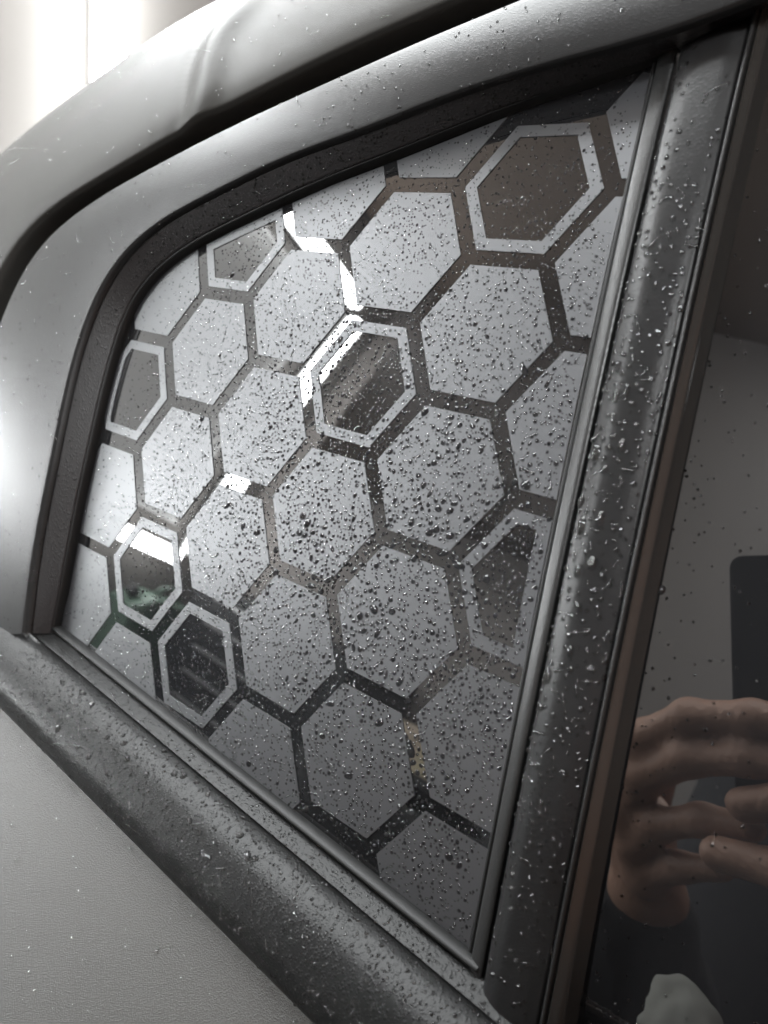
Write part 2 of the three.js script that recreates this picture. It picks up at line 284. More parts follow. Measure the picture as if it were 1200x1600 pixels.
const doorFrame = obj('door_frame', band, M.frame, car);
const revealProfile = [[-0.03, 0.0123], [0.01, 0.0116], [0.05, 0.012], [0.1, 0.0118], [0.4, 0.0088], [0.68, 0.0058], [0.8, 0.0044], [0.84, 0.002]];
const reveal = faceOut(gridGeometry(NF, (revealProfile.length - 1) * 3, (u, v) => {
  const [s, z] = smoothProfile(revealProfile, v), a = ridge(u), b = revealIn(at2(revealT, u)), x = lerp(a[0], b[0], s), y = lerp(a[1], b[1], s); return [x, y, zq(x, y) + z];
}), [0, 0, 1]);
obj('reveal', reveal, M.reveal, doorFrame);
const beadProfile = [[0.8, 0.001], [0.82, 0.0036], [0.87, 0.0044], [0.93, 0.0038], [0.985, 0.0018], [1.0, -0.0005]];
obj('glass_seal', faceOut(gridGeometry(NF, (beadProfile.length - 1) * 3, (u, v) => {
  const [s, z] = smoothProfile(beadProfile, v), a = ridge(u), b = revealIn(at2(revealT, u)), x = lerp(a[0], b[0], s), y = lerp(a[1], b[1], s); return [x, y, zq(x, y) + z];
}), [0, 0, 1]), M.rubber, doorFrame);

// --- black weather seal in the gap between door frame and body
const gapProfile = [[-0.15, 0.0], [0.1, 0.003], [0.35, 0.0025], [0.6, 0.003], [0.85, 0.002], [1.2, 0.001]];
obj('gap_seal', faceOut(gridGeometry(NF, 18, (u, v) => {
  const [s, z] = smoothProfile(gapProfile, v), a = bandOut(u), b = gapOut(u), x = lerp(a[0], b[0], s), y = lerp(a[1], b[1], s); return [x, y, zq(x, y) + z];
}), [0, 0, 1]), M.rubber, car);

// --- body round the door: rolled edge, gentle crown, falling away at the roof
const seamPts = [[-0.139, 0.015], [-0.137, 0.034], [-0.1355, 0.0455], [-0.1357, 0.0485], [-0.1376, 0.0555], [-0.1423, 0.0685], [-0.1441, 0.0816], [-0.1402, 0.0945], [-0.1343, 0.1038], [-0.1285, 0.113], [-0.12, 0.125], [-0.1, 0.15]];
const seamLine = Array.from({ length: 60 }, (_, i) => curve(seamPts)(i / 59));
function seamDistance(x, y) {      // positive on the roof side of the joint
  let best = 1e9, sg = 1;
  for (let i = 0; i < seamLine.length - 1; i++) {
    const a = seamLine[i], b = seamLine[i + 1], ex = b[0] - a[0], ey = b[1] - a[1], t = Math.min(1, Math.max(0, ((x - a[0]) * ex + (y - a[1]) * ey) / (ex * ex + ey * ey)));
    const d = Math.hypot(x - a[0] - t * ex, y - a[1] - t * ey); if (d < best) { best = d; sg = ex * (y - a[1]) - ey * (x - a[0]) < 0 ? 1 : -1; }
  }
  return best * sg;
}
const bodyProfile = [[0.0, -0.006], [0.0, 0.011], [0.008, 0.0165], [0.03, 0.0186], [0.12, 0.0202], [0.3, 0.0203], [0.5, 0.0182], [0.7, 0.013], [0.86, 0.0062], [1.0, -0.002], [1.12, -0.012], [1.25, -0.03], [1.4, -0.06]];
const NB = (bodyProfile.length - 1) * 6;
const roofSide = obj('roof_side_panel', faceOut(gridGeometry(760, NB, (u, v) => {
  const [s, z] = smoothProfile(bodyProfile, v), a = gapOut(u), b = sil(u), x = lerp(a[0], b[0], s), y = lerp(a[1], b[1], s), d = seamDistance(x, y);
  const rib = 0.0024 * Math.exp(-(((d - 0.009) / 0.009) ** 2)) - 0.0005 * Math.exp(-(((d + 0.005) / 0.004) ** 2));   // a pressed rib beside a shallow crease
  return [x, y, zq(x, y) + z + rib * smooth(0.0, 0.02, z)];
}), [0, 0, 1]), M.roofPaint, car);

// --- waist moulding: straight sections along the car
function extrudeX(profile, x0, x1, per, nx = 60) {
  return faceOut(gridGeometry(nx, (profile.length - 1) * per, (u, v) => { const [y, z] = smoothProfile(profile, v), x = lerp(x0, x1, u); return [x, y, z + zq(x, -0.22) ]; }), [0, 0.4, 1]);
}
const moulding = obj('waist_moulding', extrudeX([[-0.2188, 0.0068], [-0.2189, 0.0098], [-0.2196, 0.0122], [-0.2215, 0.0155], [-0.226, 0.0208], [-0.232, 0.0252], [-0.239, 0.0275], [-0.2455, 0.0268], [-0.2492, 0.0245], [-0.2503, 0.021], [-0.2504, 0.014]], -0.5, 0.4, 5), M.moulding, car);
const innerMoulding = obj('inner_moulding', extrudeX([[-0.2136, 0.0005], [-0.2139, 0.003], [-0.2147, 0.0042], [-0.2162, 0.0066], [-0.2178, 0.009], [-0.2184, 0.0092], [-0.2187, 0.006]], -0.1475, 0.4, 5), M.moulding, moulding);
obj('glass_lip', extrudeX([[-0.2098, -0.004], [-0.2102, 0.0015], [-0.2112, 0.0042], [-0.2124, 0.005], [-0.2134, 0.0038], [-0.2138, 0.001]], -0.1455, 0.1225, 5), M.rubber, moulding);
obj('door_skin', extrudeX([[-0.243, 0.013], [-0.252, 0.0178], [-0.27, 0.0262], [-0.3, 0.0395], [-0.34, 0.056], [-0.4, 0.078], [-0.5, 0.105], [-0.62, 0.12]], -0.62, 0.42, 6), M.body, car);

// --- division bar between quarter glass and door glass
const gR = byY(CURVES.glassRight), bL = byY(CURVES.barL), bR = byY(CURVES.barR), cR = byY(CURVES.chamR);
function barStrip(name, m, parent, prof, y0, y1, per = 4) {   // prof: [x function of y, offset, z]
  const pts = (y) => prof.map(([f, o, z]) => [f(y) + o, z]);
  return obj(name, faceOut(gridGeometry(120, (prof.length - 1) * per, (u, v) => { const [xt] = smoothProfile(pts(0.08), v), top = typeof y0 === 'function' ? y0(xt, Math.abs(2 * v - 1)) : y0, y = lerp(top, y1, u), [x, z] = smoothProfile(pts(y), v); return [x, y, zq(x, y) + z - (typeof y0 === 'function' && u < 0.004 ? 0.006 : 0)]; }), [0, 0, 1]), m, parent);
}
const mixF = (f, g, t) => (y) => lerp(f(y), g(y), t);
const bar = barStrip('division_bar', M.frame, car, [[bL, 0, -0.002], [bL, 0.0001, 0.0035], [bL, 0.0009, 0.0052], [bL, 0.003, 0.0062], [mixF(bL, bR, 0.35), 0, 0.0072], [mixF(bL, bR, 0.7), 0, 0.0071], [bR, -0.002, 0.0063], [bR, -0.0006, 0.0058], [bR, -0.0001, 0.004], [bR, -0.0001, 0]], (x, e) => 0.0752 + 0.4 * (x - 0.0757) - 0.003 * e ** 6, -0.2205);
barStrip('edge_seal', M.rubber, bar, [[gR, -0.0004, -0.003], [gR, -0.0002, 0.0008], [gR, 0.0006, 0.0016], [gR, 0.0014, 0.001], [gR, 0.0016, -0.001]], 0.079, -0.2155);
barStrip('bar_lip', M.glossStrip, bar, [[gR, 0.0015, -0.0005], [gR, 0.0017, 0.002], [gR, 0.0024, 0.0028], [mixF(gR, bL, 0.62), 0, 0.0035], [mixF(gR, bL, 0.78), 0, 0.0034], [bL, -0.0013, 0.0026], [bL, -0.0011, -0.001]], 0.0795, -0.2155);
barStrip('bar_edge_bead', M.glossStrip, bar, [[bR, 0, 0.001], [bR, 0.0002, 0.0058], [bR, 0.0009, 0.0068], [bR, 0.0017, 0.0058], [bR, 0.0019, 0.002]], 0.094, -0.2205);
barStrip('door_glass_seal', M.chamfer, bar, [[bR, 0.0017, 0.003], [bR, 0.0022, 0.0056], [mixF(bR, cR, 0.4), 0, 0.0052], [mixF(bR, cR, 0.7), 0, 0.0032], [cR, -0.0014, 0.0008], [cR, 0, -0.004]], 0.11, -0.2205);

// --- front part: rear door glass, its plane a little turned to the front
const YAW = Math.tan(THREE.MathUtils.degToRad(6));
const doorZ = (x, y) => zq(x, y) - 0.0028 - YAW * (x - 0.1);
obj('door_glass', faceOut(gridGeometry(60, 60, (u, v) => { const x = lerp(0.085, 0.46, u), y = lerp(-0.235, 0.2, v); return [x, y, doorZ(x, y)]; }), [0, 0, 1]), M.glass, car);

// ------------------------------------------------------------------ what stands in the garage and shows in the glass
function boxAt(name, size, at, m, parent) { const o = obj(name, new THREE.BoxGeometry(...size), m, parent); o.position.set(...at); return o; }
{
  const chest = new THREE.Group(); chest.name = 'tool_chest'; chest.position.set(-1.72, 0, 2.42); scene.add(chest);
  tag(chest, 'black steel tool chest with five drawers against the side wall', 'tool chest');
  const black = std({ color: lin(0.015, 0.016, 0.018), roughness: 0.4 }), steel = std({ color: lin(0.5), metalness: 1, roughness: 0.35 });
  boxAt('cabinet', [0.95, 0.72, 0.46], [0, 0.42, 0], black, chest);
  for (let k = 0; k < 5; k++) { const d = boxAt('drawer', [0.88, 0.12, 0.03], [0, 0.14 + k * 0.135, -0.24], black, chest); boxAt('handle', [0.6, 0.016, 0.02], [0, 0.03, -0.025], steel, d); }
  for (const x of [-0.4, 0.4]) for (const z of [-0.16, 0.16]) { const w = obj('castor', new THREE.CylinderGeometry(0.03, 0.03, 0.025, 20), black, chest); w.rotation.z = Math.PI / 2; w.position.set(x, 0.03, z); }
}
{
  const cup = new THREE.Group(); cup.name = 'hanging_cupboard'; cup.position.set(-1.4, 1.62, 2.52); scene.add(cup);
  tag(cup, 'dark brown wooden wall cupboard hung above the tool chest', 'cupboard');
  const wood = std({ color: lin(0.05, 0.036, 0.027), roughness: 0.5, bumpMap: repeat(cloudTex, 4), bumpScale: 0.001 });
  boxAt('carcass', [1.5, 1.3, 0.34], [0, 0.65, 0], wood, cup);
  for (let k = 0; k < 3; k++) { const d = boxAt('door', [0.485, 1.26, 0.02], [-0.5 + 0.5 * k, 0.65, -0.182], wood, cup); boxAt('handle', [0.014, 0.12, 0.02], [0.2, -0.45, -0.02], std({ color: lin(0.4), metalness: 1, roughness: 0.3 }), d); }
}
{
  const box = new THREE.Group(); box.name = 'cardboard_box'; box.position.set(-0.86, 0, 2.38); scene.add(box);
  tag(box, 'pale cardboard box standing beside the black tool chest', 'box');
  const board = std({ color: lin(0.56, 0.47, 0.37), roughness: 0.9, bumpMap: repeat(cloudTex, 6), bumpScale: 0.001 });
  boxAt('carton', [0.5, 0.62, 0.42], [0, 0.31, 0], board, box);
  for (const s of [-1, 1]) { const f = boxAt('flap', [0.49, 0.004, 0.2], [0, 0.632, s * 0.1], board, box); f.rotation.x = s * 0.06; }
  boxAt('tape', [0.06, 0.3, 0.002], [0, 0.46, -0.2115], std({ color: lin(0.6, 0.52, 0.36), roughness: 0.3 }), box);
}
{
  const can = new THREE.Group(); can.name = 'jerry_can'; can.position.set(-2.44, 0, 2.24); scene.add(can);
  tag(can, 'green plastic jerry can under the lamp tubes', 'jerry can');
  const green = std({ color: lin(0.1, 0.15, 0.115), roughness: 0.35 });
  const sh = new THREE.Shape(); sh.moveTo(-0.17, 0); sh.lineTo(0.17, 0); sh.lineTo(0.17, 0.42); sh.lineTo(0.06, 0.5); sh.lineTo(-0.17, 0.5); sh.closePath();
  const body = new THREE.ExtrudeGeometry(sh, { depth: 0.16, bevelEnabled: true, bevelSize: 0.02, bevelThickness: 0.02, bevelSegments: 3 }); body.translate(0, 0.02, -0.08); body.rotateY(Math.PI / 2);
  obj('body', body, green, can);
  const h = new THREE.TorusGeometry(0.07, 0.014, 10, 24, Math.PI); h.rotateY(Math.PI / 2); h.translate(0, 0.535, 0.06); obj('handle', h, green, can);
  const c = new THREE.CylinderGeometry(0.03, 0.03, 0.05, 20); c.rotateX(0.7); c.translate(0, 0.52, -0.15); obj('cap', c, std({ color: lin(0.02), roughness: 0.5 }), can);
}
for (let k = 0; k < 3; k++) {
  const tyre = new THREE.Group(); tyre.name = numbered('tyre'); tyre.position.set(-0.66 + 0.015 * k, 0.185 * k, 1.72 - 0.01 * k); scene.add(tyre);
  tag(tyre, ['black tyre lying flat on the floor at the bottom of its stack', 'black tyre in the middle of the stack of three', 'black tyre lying on top of the stack of three'][k], 'tyre', 'stack of tyres');
  const rub = std({ color: lin(0.012), roughness: 0.8 });
  obj('carcass', new THREE.LatheGeometry([[0.2, 0.03], [0.215, 0.01], [0.26, 0.002], [0.31, 0.012], [0.33, 0.035], [0.333, 0.09], [0.33, 0.15], [0.31, 0.172], [0.26, 0.183], [0.215, 0.175], [0.2, 0.155]].map(([x, y]) => new THREE.Vector2(x, y)), 64), rub, tyre);
  for (const y of [0.055, 0.092, 0.13]) { const g = new THREE.TorusGeometry(0.3335, 0.004, 8, 64); g.rotateX(Math.PI / 2); g.translate(0, y, 0); obj('tread_rib', g, rub, tyre); }
}
// a body as one surface: tapered capsules joined with a smooth minimum and meshed
function skin(bones, blend, cell) {
  const lo = [1e9, 1e9, 1e9], hi = [-1e9, -1e9, -1e9];
  for (const [a, b, ra, rb] of bones) for (let k = 0; k < 3; k++) { const r = Math.max(ra, rb) + 3 * cell; lo[k] = Math.min(lo[k], a[k] - r, b[k] - r); hi[k] = Math.max(hi[k], a[k] + r, b[k] + r); }
  const size = Math.max(hi[0] - lo[0], hi[1] - lo[1], hi[2] - lo[2]), res = Math.max(8, Math.ceil(size / cell)), half = res / 2, mid = lo.map((l, k) => (l + hi[k]) / 2), sc = size / 2;
  const mc = new MarchingCubes(res, new THREE.MeshStandardMaterial(), false, false, 200000); mc.isolation = 0;
  for (let z = 0; z < res; z++) for (let y = 0; y < res; y++) for (let x = 0; x < res; x++) {
    const px = mid[0] + (x - half) / half * sc, py = mid[1] + (y - half) / half * sc, pz = mid[2] + (z - half) / half * sc; let d = 1e9;
    for (const [a, b, ra, rb] of bones) {
      const ex = b[0] - a[0], ey = b[1] - a[1], ez = b[2] - a[2], t = Math.min(1, Math.max(0, ((px - a[0]) * ex + (py - a[1]) * ey + (pz - a[2]) * ez) / (ex * ex + ey * ey + ez * ez + 1e-12)));
      const q = Math.hypot(px - a[0] - t * ex, py - a[1] - t * ey, pz - a[2] - t * ez) - lerp(ra, rb, t);
      const h = Math.max(0, blend - Math.abs(d - q)) / blend; d = Math.min(d, q) - h * h * blend * 0.25;
    }
    mc.field[x + y * res + z * res * res] = -d;
  }
  mc.update();
  const n = mc.count, g = new THREE.BufferGeometry(), p = mc.positionArray.slice(0, n * 3);
  for (let i = 0; i < n; i++) for (let k = 0; k < 3; k++) p[i * 3 + k] = mid[k] + p[i * 3 + k] * sc;
  g.setAttribute('position', new THREE.BufferAttribute(p, 3));
  const m = mergeVertices(g, cell * 0.02); m.computeVertexNormals();
  const q = m.attributes.position; m.setAttribute('uv', new THREE.Float32BufferAttribute(Array.from({ length: q.count }, (_, i) => [q.getX(i) + 0.6 * q.getZ(i), q.getY(i) + 0.4 * q.getZ(i)]).flat(), 2));
  return m;
}
const chain = (pts, r0, r1) => pts.slice(1).map((p, i) => [pts[i], p, lerp(r0, r1, i / (pts.length - 1)), lerp(r0, r1, (i + 1) / (pts.length - 1))]);
{
  const person = new THREE.Group(); person.name = 'person'; scene.add(person); person.position.copy(CAR_AT); person.rotation.x = -LEAN;
  tag(person, 'person in a black jacket holding up a phone with both hands', 'person');
  const skinM = std({ color: lin(0.42, 0.25, 0.18), roughness: 0.5, bumpMap: repeat(cloudTex, 16), bumpScale: 0.0005 }), cloth = std({ color: lin(0.014, 0.014, 0.016), roughness: 0.9 });
  const nearHand = [
    ...chain([[0.1405, -0.2354, 0.2595], [0.1449, -0.1947, 0.2399], [0.1623, -0.1647, 0.2197], [0.1895, -0.1462, 0.2009], [0.2174, -0.1342, 0.185]], 0.0118, 0.0092),
    ...chain([[0.1507, -0.261, 0.2598], [0.1514, -0.2229, 0.2431], [0.1687, -0.1907, 0.2202], [0.1941, -0.1704, 0.2026], [0.2236, -0.1539, 0.185]], 0.0122, 0.0094),
    ...chain([[0.1625, -0.281, 0.262], [0.168, -0.251, 0.2455], [0.188, -0.226, 0.2265], [0.2085, -0.213, 0.214]], 0.0115, 0.0088),
    ...chain([[0.178, -0.294, 0.262], [0.189, -0.271, 0.246], [0.206, -0.253, 0.231]], 0.0105, 0.008),
    ...chain([[0.165, -0.29, 0.31], [0.16, -0.225, 0.302], [0.175, -0.175, 0.29]], 0.0145, 0.01),
    [[0.146, -0.248, 0.268], [0.176, -0.302, 0.272], 0.0165, 0.0165], [[0.16, -0.262, 0.276], [0.182, -0.325, 0.3], 0.02, 0.022], [[0.148, -0.262, 0.285], [0.176, -0.32, 0.305], 0.016, 0.02],
    ...chain([[0.182, -0.33, 0.302], [0.2, -0.43, 0.345], [0.22, -0.5, 0.37]], 0.027, 0.036),
  ];
  const farHand = [
    ...chain([[0.2585, -0.151, 0.1945], [0.2385, -0.1647, 0.1854], [0.2177, -0.1795, 0.1893], [0.2005, -0.1961, 0.1983]], 0.0112, 0.0102),
    ...chain([[0.279, -0.196, 0.188], [0.2537, -0.2068, 0.179], [0.2267, -0.2179, 0.1869], [0.1991, -0.2327, 0.203]], 0.0118, 0.0106),
    ...chain([[0.262, -0.128, 0.2], [0.246, -0.137, 0.186], [0.232, -0.146, 0.18]], 0.0108, 0.0092),
    ...chain([[0.284, -0.24, 0.2], [0.262, -0.25, 0.196], [0.243, -0.257, 0.202]], 0.0098, 0.0082),
    ...chain([[0.3, -0.2, 0.25], [0.283, -0.15, 0.262], [0.268, -0.11, 0.262]], 0.0145, 0.0102),
    [[0.268, -0.14, 0.21], [0.296, -0.235, 0.224], 0.0165, 0.018], [[0.28, -0.16, 0.222], [0.306, -0.232, 0.238], 0.02, 0.022],
    ...chain([[0.306, -0.24, 0.24], [0.36, -0.35, 0.3], [0.395, -0.43, 0.34]], 0.027, 0.037),
  ];
  const neck = [0.47, -0.16, 0.6], head = [0.44, -0.02, 0.565];
  const face = [[[0.45, 0.01, 0.575], [0.445, 0.05, 0.58], 0.078, 0.074], [[0.425, -0.05, 0.545], [0.44, -0.02, 0.56], 0.045, 0.06], [neck, [0.455, -0.06, 0.59], 0.052, 0.05], [[0.392, -0.012, 0.49], [0.402, 0.012, 0.5], 0.013, 0.009], [[0.41, -0.06, 0.5], [0.425, -0.058, 0.5], 0.01, 0.01], [[0.37, -0.01, 0.6], [0.372, 0.02, 0.602], 0.012, 0.014], [[0.525, -0.01, 0.53], [0.527, 0.02, 0.532], 0.012, 0.014]];
  const bodyGeo = mergeGeometries([skin(nearHand, 0.007, 0.0035), skin(farHand, 0.007, 0.0035), skin(face, 0.02, 0.004)]);
  obj('body', bodyGeo, skinM, person);
  const sleeves = [...chain([[0.187, -0.352, 0.311], [0.205, -0.45, 0.352], [0.25, -0.6, 0.42], [0.29, -0.33, 0.66]], 0.036, 0.075), ...chain([[0.375, -0.38, 0.315], [0.56, -0.56, 0.46], [0.62, -0.3, 0.6]], 0.05, 0.07)];
  const torso = [[[0.34, -0.3, 0.68], [0.6, -0.28, 0.62], 0.085, 0.085], [[0.37, -0.36, 0.7], [0.38, -0.8, 0.72], 0.11, 0.115], [[0.57, -0.36, 0.65], [0.56, -0.8, 0.68], 0.11, 0.115], [[0.47, -0.24, 0.64], [0.47, -0.5, 0.7], 0.07, 0.12]];
  obj('jacket', skin([...sleeves, ...torso], 0.05, 0.012), cloth, person);
  const hair = [[[0.46, 0.055, 0.595], [0.455, 0.075, 0.59], 0.083, 0.078], [[0.475, -0.01, 0.64], [0.47, 0.04, 0.625], 0.06, 0.07]];
  obj('hair', skin(hair, 0.02, 0.006), std({ color: lin(0.02, 0.014, 0.01), roughness: 0.7 }), person);
  for (const [x, z] of [[0.392, 0.522], [0.436, 0.492]]) { const e = obj('eye', new THREE.SphereGeometry(0.012, 16, 12), std({ color: lin(0.6), roughness: 0.1 }), person); e.position.set(x, 0.018, z); }
  const t = new THREE.CapsuleGeometry(0.02, 0.05, 10, 28); // pale cloth over the forearm
  const tp = t.attributes.position; for (let i = 0; i < tp.count; i++) { const x = tp.getX(i), y = tp.getY(i), z = tp.getZ(i), k = 1 + 0.25 * perlin.noise(x * 40, y * 40, z * 40) + 0.1 * perlin.noise(x * 120, y * 120, z * 120); tp.setXYZ(i, x * k, y * k, z * k * 1.2); } t.computeVertexNormals();
  const towel = obj('towel', t, std({ color: lin(0.75, 0.75, 0.68), roughness: 0.95, bumpMap: repeat(grainTex, 60), bumpScale: 0.001 }));
  tag(towel, 'pale crumpled cloth mirrored low in the dark door glass', 'towel');
  towel.position.set(0.218, -0.338, 0.15).applyMatrix4(CAR); towel.rotation.set(-0.3, 0.2, 0.5);
}
{
  const phone = new THREE.Group(); phone.name = 'phone'; scene.add(phone);
  tag(phone, 'dark phone held upright in two hands', 'phone');
  // axes of the phone: its back faces the car
  const f = new THREE.Vector3(-0.5752, -0.3306, -0.7482).normalize(), u = new THREE.Vector3(-0.3165, 0.9334, -0.1691).normalize(), r = new THREE.Vector3().crossVectors(f, u);
  phone.quaternion.setFromRotationMatrix(new THREE.Matrix4().makeBasis(r, u, f.clone().negate()));
  phone.position.copy(camera.position).addScaledVector(r, -0.0045).addScaledVector(u, -0.054).addScaledVector(f, -0.008);
  const sh = new THREE.Shape(), w = 0.0375, h = 0.08, q = 0.009; sh.moveTo(-w + q, -h); sh.lineTo(w - q, -h); sh.quadraticCurveTo(w, -h, w, -h + q); sh.lineTo(w, h - q); sh.quadraticCurveTo(w, h, w - q, h); sh.lineTo(-w + q, h); sh.quadraticCurveTo(-w, h, -w, h - q); sh.lineTo(-w, -h + q); sh.quadraticCurveTo(-w, -h, -w + q, -h);
  const g = new THREE.ExtrudeGeometry(sh, { depth: 0.005, bevelEnabled: true, bevelSize: 0.001, bevelThickness: 0.001, bevelSegments: 2 }); g.translate(0, 0, -0.0025);
  obj('case', g, std({ color: lin(0.004, 0.0045, 0.005), roughness: 0.5, specularIntensity: 0.3 }), phone);
}

// ------------------------------------------------------------------ water
const rnd = makeRandom(20240611);
function dropGeometry(seed, segs, rings, contact, wetted = true) {
  const r = makeRandom(seed), a2 = 0.16 * r(), p2 = 6.28 * r(), a3 = 0.09 * r(), p3 = 6.28 * r(), a1 = 0.12 * r(), p1 = 6.28 * r(), lean = 0.25 * r(), th = contact;
  const pos = [0, 0, (1 - Math.cos(th)) / Math.sin(th)], idx = [];
  const out = (a) => 1 + a2 * Math.cos(2 * a + p2) + a3 * Math.cos(3 * a + p3) + a1 * Math.cos(a + p1);
  for (let k = 1; k <= rings + 1; k++) for (let i = 0; i < segs; i++) {
    const a = i / segs * 2 * Math.PI, f = th * Math.min(1, k / rings), rr = Math.sin(f) / Math.sin(th) * lerp(1, out(a), Math.min(1, k / rings)), z = k > rings ? -0.22 : (Math.cos(f) - Math.cos(th)) / Math.sin(th);
    pos.push(rr * Math.cos(a) + lean * z * Math.cos(p1), rr * Math.sin(a) + lean * z * Math.sin(p1), z);
  }
  for (let i = 0; i < segs; i++) { const j = (i + 1) % segs; idx.push(0, 1 + i, 1 + j); for (let k = 0; k < rings; k++) { const b = 1 + k * segs; idx.push(b + i, b + segs + i, b + j, b + j, b + segs + i, b + segs + j); } }
  const side = idx.length, base = pos.length / 3;                 // the wetted contact patch, a separate face just above the surface
  pos.push(0, 0, 0.03); for (let i = 0; i < segs; i++) { const k = (1 + (rings - 1) * segs + i) * 3; pos.push(pos[k] * 0.985, pos[k + 1] * 0.985, 0.03); }
  if (wetted) for (let i = 0; i < segs; i++) idx.push(base, base + 1 + i, base + 1 + (i + 1) % segs);
  else { pos.length = base * 3; const b = 1 + rings * segs; for (let i = 1; i < segs - 1; i++) idx.push(b, b + i + 1, b + i); }
  const g = new THREE.BufferGeometry(); g.setAttribute('position', new THREE.Float32BufferAttribute(pos, 3)); g.setIndex(idx);
  if (wetted) { g.addGroup(0, side, 0); g.addGroup(side, idx.length - side, 1); }
  g.computeVertexNormals(); return g;
}
const BIG = [11, 23, 37, 41, 59, 67].map((s, i) => dropGeometry(s, 22, 7, 1.0 + 0.09 * i));
const SMALL = [101, 113, 127].map((s, i) => dropGeometry(s, 9, 3, 1.05 + 0.12 * i));
const BIG_CLEAR = [211, 223, 237, 241].map((s, i) => dropGeometry(s, 22, 7, 0.95 + 0.09 * i, false)), SMALL_CLEAR = [301, 313, 327].map((s, i) => dropGeometry(s, 9, 3, 1.05 + 0.12 * i, false));

class Spots {                    // keeps drops from overlapping
  constructor(cell) { this.c = cell; this.m = new Map(); }
  key(x, y, z) { return `${Math.floor(x / this.c)},${Math.floor(y / this.c)},${Math.floor(z / this.c)}`; }
  free(p, r) { const n = 1; for (let i = -n; i <= n; i++) for (let j = -n; j <= n; j++) for (let k = -n; k <= n; k++) { const l = this.m.get(this.key(p[0] + i * this.c, p[1] + j * this.c, p[2] + k * this.c)); if (l) for (const q of l) if (Math.hypot(p[0] - q[0], p[1] - q[1], p[2] - q[2]) < (r + q[3]) * 1.05) return false; } return true; }
  put(p, r) { const k = this.key(...p); if (!this.m.has(k)) this.m.set(k, []); this.m.get(k).push([...p, r]); }
}
const Z = new THREE.Vector3(0, 0, 1);
function dropMatrix(d) {         // in the frame of the car
  const q = new THREE.Quaternion().setFromUnitVectors(Z, d.n).multiply(new THREE.Quaternion().setFromAxisAngle(Z, d.turn));
  return new THREE.Matrix4().compose(new THREE.Vector3(...d.p), q, new THREE.Vector3(d.r * d.long, d.r / Math.sqrt(d.long), d.r * d.tall));
}
function addDrop(list, spots, p, n, r) {
  if (!spots.free(p, r)) return false;
  spots.put(p, r);
  const long = r > 0.0009 && rnd() < 0.3 ? 1.1 + 0.6 * rnd() : 1 + 0.15 * rnd();
  list.push({ p, n, r, turn: rnd() < 0.5 ? rnd() * 6.28 : 1.2 + 0.7 * (rnd() - 0.5), long, tall: 0.85 + 0.3 * rnd() }); return true;
}
function placeStuff(name, drops, label, wet = M.wetTrim) {
  (wet ? SMALL : SMALL_CLEAR).forEach((geo, k) => {
    const part = drops.filter((_, i) => i % 3 === k); if (!part.length) return;
    const im = new THREE.InstancedMesh(geo, wet ? [M.water, wet] : M.water, part.length); part.forEach((d, i) => im.setMatrixAt(i, dropMatrix(d)));
    im.name = numbered(name); im.castShadow = im.receiveShadow = true; im.position.copy(CAR_AT); im.rotation.x = -LEAN; scene.add(im);
    tag(im, label[k], 'water droplets', null, 'stuff');
  });
}
function placeSingles(drops, label, group, wet = M.wetTrim) {
  const shapes = wet ? BIG : BIG_CLEAR;
  drops.forEach((d, i) => { const m = obj('water_drop', shapes[i % shapes.length], wet ? [M.water, wet] : M.water); CAR.clone().multiply(dropMatrix(d)).decompose(m.position, m.quaternion, m.scale); tag(m, label, 'water drop', group); });
}
const EYE = camera.position.clone().applyMatrix4(CAR.clone().invert());
const apparent = (d) => d.r / Math.hypot(d.p[0] - EYE.x, d.p[1] - EYE.y, d.p[2] - EYE.z);
const tiers = (label) => [`fine ${label}`, `small round ${label}`, `tiny scattered ${label}`];

